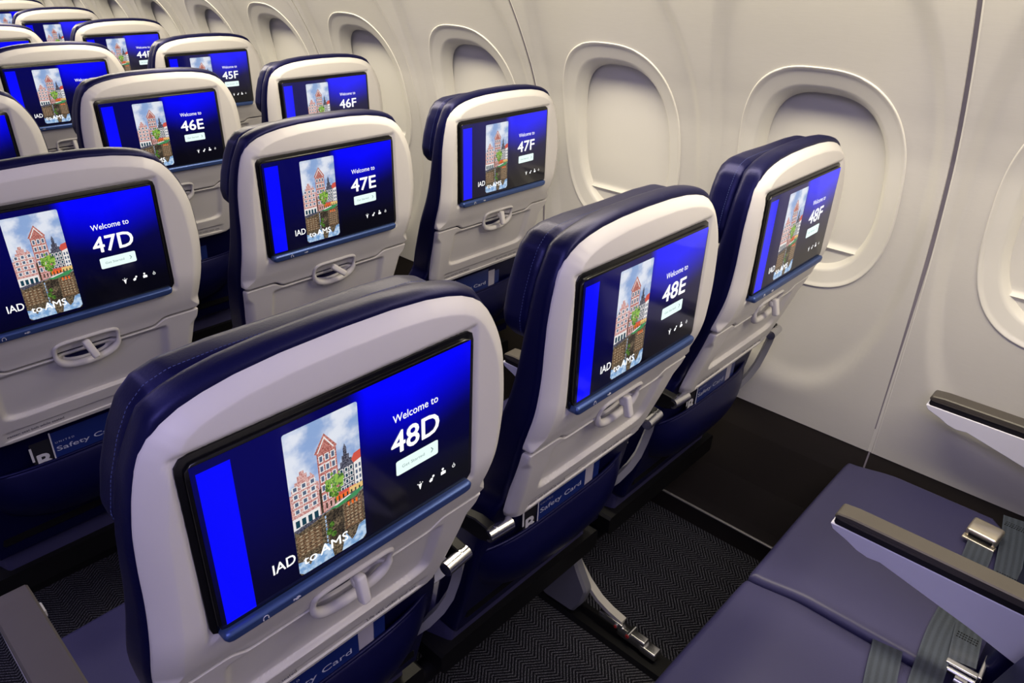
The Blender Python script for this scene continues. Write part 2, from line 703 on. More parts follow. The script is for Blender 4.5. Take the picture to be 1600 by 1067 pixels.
def window_meshes():
    """bezel ring + reveal as one mesh, the closed shade as another"""
    N = 120
    prof = []   # (ellipse half y, half z, outward depth, exponent, own-profile factor)
    L = lambda a, b, t: (a[0] + (b[0] - a[0]) * t, a[1] + (b[1] - a[1]) * t)
    prof.append((OUT_H, 0.006))
    prof.append((OUT_H, 0.0025))
    prof.append((L(OUT_H, IN_H, 0.035), 0.0))
    prof.append((L(OUT_H, IN_H, 0.09), 0.0002))
    prof.append((L(OUT_H, IN_H, 0.18), 0.004))
    prof.append((L(OUT_H, IN_H, 0.30), 0.0055))
    prof.append((L(OUT_H, IN_H, 0.80), 0.0095))
    prof.append((L(OUT_H, IN_H, 0.92), 0.0110))
    prof.append((IN_H, 0.0150))
    prof.append((L(IN_H, SH_H, 0.35), 0.021))
    prof.append((L(IN_H, SH_H, 0.70), 0.028))
    prof.append((L(IN_H, SH_H, 0.95), 0.036))
    prof.append((SH_H, 0.044))
    mb = MB()
    vs, fs = [], []
    for (h, d) in prof:
        for k in range(N):
            y, z = superell(h[0], h[1], 2.7, 2 * math.pi * k / N)
            vs.append((wallx(WC + z) + d + 0.0100, y, WC + z))
    for r in range(len(prof) - 1):
        for k in range(N):
            fs.append((r * N + k, r * N + (k + 1) % N, (r + 1) * N + (k + 1) % N, (r + 1) * N + k))
    mb.add(vs, fs)
    ring = mb.mesh('window_surround', M['bezelring'], angle=75)
    # shade: curved sheet with a pull lip near the foot
    ms = MB()
    NY, NZ = 24, 60
    vs, fs = [], []
    for j in range(NZ + 1):
        z = WC - SH_H[1] - 0.004 + (2 * SH_H[1] + 0.008) * j / NZ
        d = 0.046
        zz = z - 0.900
        d -= 0.007 * math.exp(-(zz / 0.0045) ** 2)
        if zz < 0:
            d -= 0.003
        for i in range(NY + 1):
            y = -SH_H[0] - 0.004 + (2 * SH_H[0] + 0.008) * i / NY
            vs.append((wallx(z) * 0.55 + (1.308 + (WC - z) * 0.06) * 0.45 + d, y, z))
    W = NY + 1
    for j in range(NZ):
        for i in range(NY):
            fs.append((j * W + i, j * W + i + 1, (j + 1) * W + i + 1, (j + 1) * W + i))
    n0 = len(vs)
    vs += [(v[0] + 0.003, v[1], v[2]) for v in vs]
    fs += [tuple(n0 + i for i in f[::-1]) for f in fs]
    ms.add(vs, fs)
    return ring, ms.mesh('window_shade', M['shade'], angle=60)


patch_mb = wall_patch_mesh()
pair = MB()
for dy in (-WP / 2, WP / 2):
    # squeeze very slightly so that panel pairs leave a joint
    pair.add([(v[0], v[1] * (1 - 0.009) + dy * (1 - 0.009), v[2]) for v in patch_mb.v], patch_mb.f)
# folded-back edges of the pair
for sgn in (-1, 1):
    zs = [Z_DADO + (1.74 - Z_DADO) * k / 30 for k in range(31)]
    e = sgn * WP * (1 - 0.009)
    vs = [(wallx(z) + wall_disp(WP / 2, z) - 0.0, e, z) for z in zs] + [(wallx(z) + 0.02, e + sgn * 0.0015, z) for z in zs]
    pair.add(vs, [(k, k + 1, 32 + k, 31 + k) for k in range(30)])
pair_me = pair.mesh('sidewall_panel', M['wall'], angle=75)
ring_me, shade_me = window_meshes()
first_pair = WY0 + WP / 2        # centre of the pair holding windows 1 and 2 ahead
k = 0
yc = first_pair - 2 * WP * 2
wn = 1
while yc < Y_END + 0.6:
    o = struct(link('wall_right' if k == 0 else 'wall_right.%03d' % k, pair_me))
    o.location = (0, yc, 0)
    for dy in (-WP / 2, WP / 2):
        y = yc + dy * (1 - 0.009)
        if y > -1.0 and y < 8.2:
            s = struct(link('window_%d' % wn, ring_me))
            s.location = (0, y, 0)
            t = link('window_shade', shade_me, s)
            wn += 1
        else:
            s = struct(link('window_%d' % wn, ring_me))
            s.location = (0, y, 0)
            link('window_shade', shade_me, s)
            wn += 1
    k += 1
    yc += 2 * WP
# joint strips behind the panels' seams
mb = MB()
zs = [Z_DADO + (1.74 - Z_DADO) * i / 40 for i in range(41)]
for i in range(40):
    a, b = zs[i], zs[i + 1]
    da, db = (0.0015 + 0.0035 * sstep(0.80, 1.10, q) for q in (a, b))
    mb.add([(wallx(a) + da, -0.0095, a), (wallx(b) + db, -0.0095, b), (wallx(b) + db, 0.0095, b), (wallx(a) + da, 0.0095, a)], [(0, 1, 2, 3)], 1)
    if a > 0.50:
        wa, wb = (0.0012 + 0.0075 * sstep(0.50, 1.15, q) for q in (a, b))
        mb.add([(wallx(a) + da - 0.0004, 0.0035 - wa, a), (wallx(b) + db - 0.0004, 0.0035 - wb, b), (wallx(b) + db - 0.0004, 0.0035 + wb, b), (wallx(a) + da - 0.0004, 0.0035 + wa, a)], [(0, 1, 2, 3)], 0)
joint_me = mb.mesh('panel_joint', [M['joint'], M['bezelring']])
# slim bright lip that follows each seam
lip = MB()
lip.tube([(wallx(z) + 0.0012, -0.0058, z) for z in zs], 0.0019, 8)
lip_me = lip.mesh('panel_joint_lip', M['bezelring'])
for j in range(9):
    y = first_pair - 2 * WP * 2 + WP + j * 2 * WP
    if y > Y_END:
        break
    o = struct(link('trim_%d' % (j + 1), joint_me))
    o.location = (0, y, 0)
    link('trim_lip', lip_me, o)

# dado panel (black), its top gap, foot strip
mb = MB()
dz = [(1.3445, 0.470), (1.3430, 0.440), (1.340, 0.424), (1.326, 0.36), (1.306, 0.22), (1.282, 0.110), (1.272, 0.072)]
for i in range(len(dz) - 1):
    a, b = dz[i], dz[i + 1]
    mb.add([(a[0], Y_BACK, a[1]), (a[0], Y_END, a[1]), (b[0], Y_END, b[1]), (b[0], Y_BACK, b[1])], [(0, 1, 2, 3)])
mb.add([(1.272, Y_BACK, 0.072), (1.272, Y_END, 0.072), (1.285, Y_END, 0.0), (1.285, Y_BACK, 0.0)], [(0, 1, 2, 3)])
d = struct(mb.build('baseboard_right', M['dado'], angle=70))
mb = MB()
mb.box((1.269, (Y_BACK + Y_END) / 2, 0.0785), (0.007, Y_END - Y_BACK, 0.005), 0.0015)
o = struct(mb.build('trim_20', M['strip']))
mb = MB()
for j in range(8):
    y = first_pair - 2 * WP * 2 + WP + j * 2 * WP
    pr = [(x - 0.0008, z) for x, z in dz[1:6]]
    for i in range(len(pr) - 1):
        a, b = pr[i], pr[i + 1]
        mb.add([(a[0], y - 0.002, a[1]), (a[0], y + 0.002, a[1]), (b[0], y + 0.002, b[1]), (b[0], y - 0.002, b[1])], [(0, 1, 2, 3)])
struct(mb.build('trim_21', M['joint'], smooth=False))

# floor, ceiling, bins' undersides, far side and end walls (mostly out of view, they close the cabin)
mb = MB()
mb.box((-0.55, (Y_BACK + Y_END) / 2, -0.02), (3.70, Y_END - Y_BACK, 0.04))
struct(mb.build('floor', M['carpet'], smooth=False))
cl = [(1.34, 1.74), (0.86, 1.74), (0.40, 1.72), (0.30, 1.80), (0.22, 2.08), (-0.20, 2.16), (-0.86, 2.16), (-1.28, 2.08), (-1.36, 1.80), (-1.46, 1.72), (-1.92, 1.74), (-2.40, 1.74)]
mb = MB()
for i in range(len(cl) - 1):
    a, b = cl[i], cl[i + 1]
    mb.add([(a[0], Y_BACK, a[1]), (a[0], Y_END, a[1]), (b[0], Y_END, b[1]), (b[0], Y_BACK, b[1])], [(0, 1, 2, 3)])
struct(mb.build('ceiling', M['ceil'], angle=20))
mb = MB()
zz = [0.0, 0.435, 0.63, 0.83, 1.03, 1.13, 1.23, 1.33, 1.43, 1.55, 1.75]
pr = [(-1.06 - wallx(z), z) for z in zz]
for i in range(len(pr) - 1):
    a, b = pr[i], pr[i + 1]
    mb.add([(a[0], Y_BACK, a[1]), (a[0], Y_END, a[1]), (b[0], Y_END, b[1]), (b[0], Y_BACK, b[1])], [(0, 1, 2, 3)])
struct(mb.build('wall_left', M['wall'], angle=60))
mb = MB()
mb.box((-0.55, Y_END + 0.02, 1.08), (4.0, 0.04, 2.2))
struct(mb.build('wall_front', M['ceil'], smooth=False))
mb = MB()
mb.box((-0.55, Y_BACK - 0.02, 1.08), (4.0, 0.04, 2.2))
struct(mb.build('wall_back', M['ceil'], smooth=False))


# ---------------------------------------------------------------- seat display art
GW, GH = 0.3082, 0.1857
GZ1 = 1.130
GZ0 = GZ1 - GH


def gx(u):
    return (u - 0.5) * GW


def gz(v):
    return GZ1 - v * GH


def bg_mat():
    m = bpy.data.materials.new('screen_background')
    m.use_nodes = True
    k = NT(m)
    b = k.n['Principled BSDF']
    b.inputs['Base Color'].default_value = (0.004, 0.004, 0.005, 1)
    b.inputs['Roughness'].default_value = 0.09
    X, Y, Z = k.xyz()
    u = k.math('ADD', k.math('DIVIDE', X, GW), 0.5)
    v = k.math('DIVIDE', k.math('SUBTRACT', GZ1, Z), GH)
    # bright blue wash in the upper right, fading down to black
    vv = k.math('ADD', v, k.math('MULTIPLY', k.math('ABSOLUTE', k.math('SUBTRACT', u, 0.72)), 0.42))
    t = k.math('SUBTRACT', 1.0, k.ramp(vv, 0.03, 0.58))
    rgt = k.ramp(u, 0.48, 0.56)
    bright = k.math('MULTIPLY', t, rgt)
    low = k.math('SUBTRACT', 1.0, k.ramp(v, 0.1, 1.05))
    base = k.mix(low, (0.0002, 0.0002, 0.012, 1), (0.0004, 0.0004, 0.085, 1))
    base2 = k.mix(rgt, base, k.mix(k.ramp(v, 0.35, 0.9), (0.0003, 0.0003, 0.05, 1), (0.0005, 0.0005, 0.003, 1)))
    k.set(b.inputs['Emission Color'], k.mix(bright, base2, (0.0, 0.0, 1.1, 1)))
    b.inputs['Emission Strength'].default_value = 1.0
    return m


def sky_mat():
    m = em('screen_sky', (1, 1, 1, 1))
    k = NT(m)
    b = k.n['Principled BSDF']
    n = k.ramp(k.noise(38, 4), 0.38, 0.66)
    k.set(b.inputs['Emission Color'], k.mix(n, rgb(138, 165, 210), rgb(222, 227, 238)))
    return m


ART = {
    'bg': bg_mat(), 'stripe': em('screen_stripe_blue', rgb(2, 4, 250), 1.05), 'sky': sky_mat(),
    'brick': em('screen_brick', rgb(178, 104, 96)), 'brick2': em('screen_brick_pink', rgb(200, 148, 144)),
    'white': em('screen_cream', rgb(232, 228, 226)), 'dark': em('screen_slate', rgb(62, 62, 76)),
    'win': em('screen_window', rgb(84, 98, 122)), 'roof': em('screen_red_roof', rgb(205, 84, 70)),
    'green': em('screen_leaf', rgb(98, 150, 48)), 'green2': em('screen_leaf_dark', rgb(56, 98, 34)),
    'green3': em('screen_leaf_light', rgb(140, 182, 70)), 'orange': em('screen_orange', rgb(240, 110, 40)), 'yellow': em('screen_yellow', rgb(226, 190, 120)),
    'boat': em('screen_boat', rgb(60, 140, 84)), 'water': em('screen_water', rgb(84, 72, 58)),
    'wbrick': em('screen_reflection', rgb(116, 88, 66)), 'wsky': em('screen_water_sky', rgb(150, 186, 222)),
    'wdark': em('screen_water_dark', rgb(48, 42, 34)), 'roofr': em('screen_reflected_window', rgb(168, 150, 122)), 'quay': em('screen_quay', rgb(96, 96, 100)),
    'teal': em('screen_teal', rgb(24, 62, 78)), 'text': em('screen_white_text', (1, 1, 1, 1), 1.1),
    'button': em('screen_button', rgb(230, 250, 246), 1.05), 'btext': em('screen_button_text', rgb(120, 150, 150)),
}
for _k, _c0, _c1, _s in (('brick', (150, 82, 74), (206, 138, 128), 700), ('brick2', (176, 112, 108), (222, 182, 176), 700), ('dark', (44, 44, 58), (104, 104, 120), 600),
                         ('water', (52, 44, 34), (122, 106, 84), 420), ('wbrick', (88, 64, 46), (146, 116, 88), 520), ('green', (66, 118, 34), (150, 190, 84), 520),
                         ('green2', (40, 74, 26), (92, 134, 50), 520), ('wdark', (34, 30, 26), (78, 68, 54), 500), ('wsky', (120, 160, 206), (186, 208, 232), 160), ('quay', (70, 70, 76), (140, 140, 146), 400)):
    _n = NT(ART[_k])
    _n.set(_n.n['Principled BSDF'].inputs['Emission Color'], _n.mix(_n.ramp(_n.noise(_s, 2), 0.36, 0.64), rgb(*_c0), rgb(*_c1)))
AK = list(ART)
U0, U1, V0, V1 = 0.266, 0.520, 0.060, 0.956
EPS = 0.000012


def art_mesh():
    mb = MB()
    lay = [0]

    def poly(pts, mat, card=True):
        lay[0] += 1
        y = -0.0003 - EPS * lay[0] * 0.25
        P = []
        for (a, b) in pts:
            if card:
                a, b = U0 + (U1 - U0) * a, V0 + (V1 - V0) * b
            P.append((gx(a), y, gz(b)))
        mb.add(P, [tuple(range(len(P)))], AK.index(mat))

    def R(a, b, c, d, mat, card=True):
        poly([(a, b), (c, b), (c, d), (a, d)], mat, card)

    def grid(a, b, c, d, nu, nv, wu, wv, mat):
        for i in range(nu):
            for j in range(nv):
                x = a + (c - a) * (i + 0.5) / nu
                z = b + (d - b) * (j + 0.5) / nv
                mbq.append((x - wu / 2, z - wv / 2, x + wu / 2, z + wv / 2, mat))
    mbq = []

    def flush():
        lay[0] += 1
        y = -0.0003 - EPS * lay[0] * 0.25
        for (a, b, c, d, mat) in mbq:
            P = [(gx(U0 + (U1 - U0) * p), y, gz(V0 + (V1 - V0) * q)) for p, q in ((a, b), (c, b), (c, d), (a, d))]
            mb.add(P, [(0, 1, 2, 3)], AK.index(mat))
        mbq.clear()
    # background and stripe
    R(0.008, 0.010, 0.992, 0.985, 'bg', False)
    R(0.022, 0.055, 0.116, 0.972, 'stripe', False)
    # card: sky, rounded corners
    cw, ch = 0.028, 0.013
    poly(roundpoly([(0, 0), (1, 0), (1, 0.70), (0, 0.70)], [0, 0, 0, 0]) if False else
         [(cw, 0), (1 - cw, 0), (1 - cw * .3, ch * .3), (1, ch), (1, 0.7), (0, 0.7), (0, ch), (cw * .3, ch * .3)], 'sky')
    # left stepped gable house
    st = [(0.0, 0.64), (0.0, 0.405), (0.03, 0.405), (0.03, 0.37), (0.08, 0.37), (0.08, 0.335), (0.12, 0.335), (0.12, 0.30), (0.155, 0.30), (0.155, 0.275),
          (0.215, 0.275), (0.215, 0.30), (0.25, 0.30), (0.25, 0.335), (0.29, 0.335), (0.29, 0.31), (0.345, 0.345), (0.345, 0.385), (0.395, 0.40), (0.395, 0.66), (0.0, 0.66)]
    poly(st, 'brick2')
    # centre tower
    poly([(0.40, 0.64), (0.40, 0.225), (0.37, 0.215), (0.52, 0.105), (0.68, 0.215), (0.665, 0.225), (0.665, 0.64)], 'brick')
    poly([(0.41, 0.215), (0.52, 0.125), (0.64, 0.215), (0.63, 0.222), (0.52, 0.140), (0.42, 0.222)], 'white')
    # slate gable
    poly([(0.665, 0.62), (0.665, 0.39), (0.70, 0.39), (0.70, 0.355), (0.73, 0.355), (0.73, 0.315), (0.755, 0.315), (0.755, 0.27), (0.78, 0.235), (0.805, 0.27), (0.805, 0.315), (0.835, 0.315),
          (0.835, 0.35), (0.87, 0.35), (0.87, 0.385), (0.89, 0.385), (0.89, 0.62)], 'dark')
    poly([(0.89, 0.62), (0.89, 0.40), (1.0, 0.36), (1.0, 0.62)], 'white')
    poly([(0.86, 0.37), (0.90, 0.335), (1.0, 0.325), (1.0, 0.385), (0.89, 0.40)], 'roof')
    # dark alley strips
    R(0.385, 0.46, 0.415, 0.64, 'wdark')
    # brick trim: horizontal pale courses and white window frames
    grid(0.02, 0.36, 0.36, 0.56, 1, 8, 0.34, 0.004, 'white')
    grid(0.42, 0.235, 0.65, 0.56, 1, 7, 0.24, 0.005, 'white')
    grid(0.68, 0.40, 0.88, 0.58, 1, 6, 0.18, 0.004, 'white')
    flush()
    grid(0.02, 0.35, 0.37, 0.56, 3, 4, 0.075, 0.036, 'white')
    grid(0.41, 0.23, 0.655, 0.57, 3, 5, 0.060, 0.048, 'white')
    grid(0.675, 0.40, 0.885, 0.57, 3, 4, 0.052, 0.034, 'white')
    flush()
    grid(0.02, 0.35, 0.37, 0.56, 3, 4, 0.045, 0.026, 'win')
    grid(0.41, 0.23, 0.655, 0.57, 3, 5, 0.038, 0.036, 'win')
    grid(0.675, 0.40, 0.885, 0.57, 3, 4, 0.032, 0.024, 'teal')
    grid(0.90, 0.41, 1.0, 0.58, 2, 4, 0.028, 0.026, 'win')
    flush()
    # street level
    R(0.0, 0.575, 0.37, 0.66, 'white')
    grid(0.02, 0.59, 0.36, 0.65, 4, 1, 0.055, 0.05, 'teal')
    flush()
    R(0.42, 0.57, 0.70, 0.635, 'brick2')
    R(0.62, 0.555, 0.90, 0.575, 'roof')
    R(0.60, 0.575, 0.80, 0.605, 'orange')
    R(0.80, 0.560, 1.0, 0.60, 'yellow')
    grid(0.44, 0.575, 0.98, 0.625, 9, 1, 0.022, 0.04, 'wdark')
    flush()
    # tree
    rnd = random.Random(3)
    for i in range(44):
        a = rnd.uniform(0, 6.28)
        q = rnd.uniform(0, 1) ** 0.6
        cx, cy = 0.60 + math.cos(a) * q * 0.125, 0.478 + math.sin(a) * q * 0.085
        rr = rnd.uniform(0.014, 0.036)
        poly([(cx + math.cos(t * 0.785) * rr, cy + math.sin(t * 0.785) * rr * 0.56) for t in range(8)], ('green', 'green2', 'green', 'green3')[i % 4])
    R(0.592, 0.53, 0.606, 0.615, 'green2')
    # quay, water and reflections
    poly([(0, 0.655), (0.35, 0.645), (1, 0.595), (1, 0.65), (0, 0.69)], 'quay')
    poly([(0.0, 0.665), (1.0, 0.625), (1, 0.93 + .07), (1 - .0, 0.975), (1 - cw, 1), (cw, 1), (0, 0.975)], 'water')
    poly([(0.0, 0.66), (0.10, 0.648), (0.40, 0.640), (0.37, 0.66), (0.04, 0.685)], 'dark')
    poly([(0.50, 0.640), (0.60, 0.635), (0.94, 0.598), (1.0, 0.605), (0.90, 0.640), (0.62, 0.655)], 'boat')
    poly([(0.56, 0.628), (0.80, 0.605), (0.82, 0.612), (0.60, 0.636)], 'white')
    R(0.02, 0.70, 0.36, 0.86, 'wbrick')
    R(0.46, 0.66, 0.68, 0.90, 'wdark')
    R(0.70, 0.66, 0.97, 0.86, 'wbrick')
    poly([(0.0, 0.895), (0.10, 0.91), (0.16, 0.955), (0.24, 0.90), (0.34, 0.93), (0.38, 0.86), (0.47, 0.90), (0.50, 1.0), (0.06, 1.0), (0, 0.975)], 'wsky')
    poly([(0.66, 0.93), (0.70, 0.88), (0.78, 0.955), (0.84, 0.93), (0.90, 0.87), (1.0, 0.86), (1.0, 0.975), (0.94, 1.0), (0.62, 1.0)], 'wsky')
    grid(0.04, 0.70, 0.34, 0.86, 4, 6, 0.035, 0.012, 'roofr')
    grid(0.72, 0.67, 0.96, 0.84, 4, 7, 0.032, 0.011, 'roofr')
    grid(0.02, 0.70, 0.37, 0.90, 1, 14, 0.34, 0.003, 'wdark')
    grid(0.70, 0.66, 0.98, 0.88, 1, 16, 0.27, 0.003, 'wdark')
    grid(0.40, 0.66, 0.46, 0.90, 1, 8, 0.02, 0.020, 'wsky')
    grid(0.04, 0.69, 0.96, 0.87, 1, 6, 0.92, 0.004, 'wdark')
    grid(0.74, 0.655, 0.92, 0.69, 3, 1, 0.03, 0.03, 'orange')
    flush()
    for i in range(9):
        cx, cy = 0.56 + rnd.uniform(-.1, .1), 0.79 + rnd.uniform(-.06, .06)
        rr = rnd.uniform(0.03, 0.05)
        poly([(cx + math.cos(t * 0.785) * rr, cy + math.sin(t * 0.785) * rr * 0.56) for t in range(8)], 'green2' if i % 2 else 'water')
    # button
    poly([(q[0], q[1]) for q in roundpoly([(0.655, 0.567), (0.840, 0.567), (0.840, 0.667), (0.655, 0.667)], [0.012] * 4)], 'button', False)
    # chevron in the button
    poly([(0.806, 0.600), (0.811, 0.600), (0.819, 0.617), (0.811, 0.634), (0.806, 0.634), (0.814, 0.617)], 'btext', False)
    # four status icons: lamp, plane-like pair, person, power
    y = 'text'

    def disc(u, v, r, mat=y):
        poly([(u + math.cos(t * 0.628) * r, v + math.sin(t * 0.628) * r * GW / GH) for t in range(10)], mat, False)
    poly([(0.748, 0.815), (0.764, 0.815), (0.760, 0.840), (0.757, 0.856), (0.755, 0.856), (0.752, 0.840)], y, False)
    disc(0.745, 0.812, 0.0022)
    disc(0.756, 0.803, 0.0022)
    disc(0.767, 0.812, 0.0022)
    poly([(0.797, 0.838), (0.806, 0.822), (0.816, 0.826), (0.812, 0.846), (0.802, 0.850)], y, False)
    disc(0.817, 0.815, 0.0055)
    disc(0.862, 0.806, 0.0055)
    poly([(0.853, 0.846), (0.853, 0.824), (0.862, 0.818), (0.876, 0.826), (0.876, 0.846)], y, False)
    # power ring
    u, v, r0, r1 = 0.915, 0.828, 0.0075, 0.0052
    K = 14
    ang = [math.radians(-60 + 300 * i / K) for i in range(K + 1)]
    lay[0] += 1
    yy = -0.0003 - EPS * lay[0] * 0.25
    vs = [(gx(u + math.cos(a) * r0), yy, gz(v + math.sin(a) * r0 * GW / GH)) for a in ang] + [(gx(u + math.cos(a) * r1), yy, gz(v + math.sin(a) * r1 * GW / GH)) for a in ang]
    mb.add(vs, [(i, i + 1, K + 2 + i, K + 1 + i) for i in range(K)], AK.index('text'))
    R(0.9140, 0.806, 0.9162, 0.826, 'text', False)
    me = bpy.data.meshes.new('display')
    me.from_pydata(mb.v, [], mb.f)
    for q in AK:
        me.materials.append(ART[q])
    me.polygons.foreach_set('material_index', mb.m)
    me.update()
    return me


display_me = art_mesh()

# ---------------------------------------------------------------- seat part meshes
hwf = crom([0.42, 0.60, 0.70, 0.80, 0.872, 0.93, 1.00, 1.05, 1.09, 1.13, 1.155, 1.173, 1.183, 1.187],
           [0.190, 0.188, 0.180, 0.197, 0.2065, 0.211, 0.213, 0.211, 0.206, 0.193, 0.177, 0.152, 0.115, 0.0])


def top_outline(z_low, grow=0.0, steep=None):
    """right half going up from z_low then mirrored: list (x,z)"""
    right = []
    z = z_low
    zs_ = [z_low + (1.155 - z_low) * i / 24 for i in range(25)]
    for z in zs_:
        right.append((hwf(z) + grow, z))
    for x, z in ((0.166, 1.1640), (0.150, 1.1718), (0.130, 1.1775), (0.102, 1.1825), (0.06, 1.1860), (0.0, 1.1872)):
        right.append((x + grow * (x / 0.16), z + grow))
    left = [(-x, z) for x, z in right[:-1]][::-1]
    return right, left


def bendS(z):
    return interp(z, [0.690, 0.80, 0.872, 0.90, 0.93, 0.95, 1.14, 1.19], [0.088, 0.051, 0.029, 0.017, 0.007, 0.003, 0.003, 0.010])


bs = crom([0.690, 0.80, 0.872, 0.905, 0.935, 0.96, 1.14, 1.19], [0.088, 0.051, 0.029, 0.015, 0.006, 0.003, 0.003, 0.009])


def cshift(z):
    return 0.012 * sstep(0.88, 1.02, z) - 0.005 * sstep(1.08, 1.17, z)


def latch_disp(x, z):
    x -= 0.004
    dz_ = z - 0.866
    if dz_ > 0:
        e = max(abs(x) / 0.050, dz_ / 0.022)
    else:
        e = math.hypot(x / 0.050, dz_ / 0.027)
    return 0.0085 * (1 - sstep(0.86, 1.02, e))


def split_z(x):
    return 0.8615 + 0.0125 * sstep(0.118, 0.142, abs(x))


def shell_mesh():
    right, left = top_outline(0.876)
    bottom = [(x, split_z(x) + 0.0018) for x in [(-0.200 + 0.4 * i / 60) for i in range(61)]]
    out = [(-0.207, 0.881)] + bottom + [(0.207, 0.881)] + right[1:] + left[:-1]
    out = [(x + cshift(z), z) for x, z in out]
    mb = MB()

    def disp(x, z):
        d = latch_disp(x, z)
        # shallow recess round the monitor
        e = max(abs(x) / 0.166, abs(z - 1.0365) / 0.1045)
        d += 0.004 * (1 - sstep(0.965, 1.0, e))
        return d
    pillow(mb, out, 0.0, 0.022, (0.022, 0.016, 0.015), (0.002, 0.002, 0.002), bs, n=300, rings=64, frings=3, disp=disp, nbs=10, pe=1.25,
           bsc=lambda x, z: 0.16 + 0.84 * sstep(0.879, 0.900, z))
    return mb.mesh('back_shell', M['plastic'], angle=60)


def tray_mesh():
    top = [(x, split_z(x) - 0.0020) for x in [(0.204 - 0.408 * i / 60) for i in range(61)]]
    side = [(-0.2045, 0.868), (-0.201, 0.84), (-0.196, 0.80), (-0.189, 0.75), (-0.184, 0.722), (-0.176, 0.706), (-0.162, 0.699), (-0.14, 0.697)]
    bot = [(-0.10, 0.6965), (0.0, 0.696), (0.10, 0.6965)]
    out = top + side + bot + [(-x, z) for x, z in side[::-1]]
    mb = MB()

    def disp(x, z):
        d = latch_disp(x, z)
        zz = max(0.0, 0.800 - z)
        ex = abs(x) / 0.146
        ez = zz / 0.046
        e = (max(ex, 0) ** 8 + ez ** 8) ** 0.125
        d += 0.0095 * (1 - sstep(0.91, 1.0, e)) * (1 - sstep(0.846, 0.858, z))
        # slot with the placards
        e = max(abs(x) / 0.152, abs(z - 0.7195) / 0.0105)
        d += 0.0030 * (1 - sstep(0.90, 1.0, e))
        return d
    pillow(mb, out, 0.0, 0.020, (0.016, 0.006, 0.014), (0.002, 0.002, 0.002), bs, n=300, rings=72, frings=3, disp=disp, nbs=8, pe=1.6,
           bsc=lambda x, z: 0.22 + 0.78 * (1 - sstep(0.835, 0.858, z)))
    return mb.mesh('tray_table', M['plastic'], angle=60)


bb = crom([0.40, 0.55, 0.70, 0.80, 0.872, 0.96, 1.14, 1.21], [0.165, 0.128, 0.094, 0.054, 0.029, 0.006, 0.004, 0.008])


def backrest_mesh():
    right, left = top_outline(0.40, 0.006)
    right = [(x if z > 0.72 else 0.215 - 0.013 * sstep(0.60, 0.72, z), z) for x, z in right]
    left = [(-x, z) for x, z in right[:-1]][::-1]
    out = right + left
    mb = MB()
    right2 = [(x * 0.992 + cshift(z), z + 0.002 * sstep(1.0, 1.19, z)) for x, z in out]
    b2 = crom([0.40, 0.55, 0.70, 0.872, 0.96, 1.10, 1.21], [0.195, 0.165, 0.125, 0.054, 0.022, 0.004, 0.006])
    pillow(mb, right2, 0.014, 0.052, (0.008, 0.008, 0.012), (0.018, 0.018, 0.018), bb, n=200, rings=30, frings=30, puff=0.0, nbs=8, bend2=b2)
    return mb.mesh('backrest', M['leather'], angle=70)


def headrest_outline():
    r = [(0.0, 1.028), (0.10, 1.028), (0.165, 1.031), (0.184, 1.037), (0.195, 1.050), (0.198, 1.068), (0.191, 1.100), (0.178, 1.136), (0.166, 1.158),
         (0.150, 1.172), (0.128, 1.1785), (0.08, 1.1805), (0.04, 1.1800), (0.0, 1.1795)]
    return [(x + 0.002, z) for x, z in r + [(-x, z) for x, z in r[-2:0:-1]]]


def headrest_mesh():
    mb = MB()
    pillow(mb, headrest_outline(), 0.050, 0.104, (0.012, 0.012, 0.014), (0.022, 0.022, 0.024), bb, n=180, rings=20, frings=20, nbs=8, puff=0.0)
    return mb.mesh('headrest', M['leather'], angle=70)


def stitch_mesh(out, y, ins):
    """small thread dashes along an outline"""
    mb = MB()
    q = resample(inset(out, ins), 240)
    for i in range(0, 240, 1):
        a, b = q[i], q[(i + 1) % 240]
        if a[1] < 0.9:
            continue
        p0 = Vector((a[0], y + bb(a[1]), a[1]))
        p1 = Vector((a[0] + (b[0] - a[0]) * 0.6, y + bb(b[1]), a[1] + (b[1] - a[1]) * 0.6))
        mb.tube([p0, p1], 0.0007, 4)
    return mb.mesh('stitching', M['thread'])


def monitor_mesh():
    mb = MB()
    r = 0.010
    z0, z1 = GZ0 - 0.001, GZ1 + 0.001
    hx = GW / 2 + 0.001
    o = roundpoly([(-hx - 0.006, z0 - 0.006), (hx + 0.006, z0 - 0.006), (hx + 0.006, z1 + 0.006), (-hx - 0.006, z1 + 0.006)], 0.013)
    pillow(mb, o, 0.0045, 0.03, (0.001, 0.001, 0.001), (0.001, 0.001, 0.001), None, n=120, rings=2, frings=2, nbs=2)
    o = roundpoly([(-hx, z0), (hx, z0), (hx, z1), (-hx, z1)], 0.010)
    pillow(mb, o, 0.0, 0.03, (0.0012, 0.0012, 0.0012), (0.001, 0.001, 0.001), None, n=120, rings=2, frings=2, nbs=3)
    return mb.mesh('monitor', M['bezel'], angle=30)


def bar_mesh():
    mb = MB()
    z = 0.9385
    o = [(-0.152, z + 0.0062), (-0.155, z + 0.002), (-0.153, z - 0.0045), (-0.147, z - 0.0070), (0.143, z - 0.0070), (0.150, z - 0.0045), (0.152, z + 0.002), (0.150, z + 0.0062)]
    pillow(mb, o, -0.008, 0.016, (0.004, 0.004, 0.005), (0.001, 0.001, 0.001), None, n=140, rings=2, frings=2, nbs=6)
    return mb.mesh('connector_bar', M['bar'], angle=50)


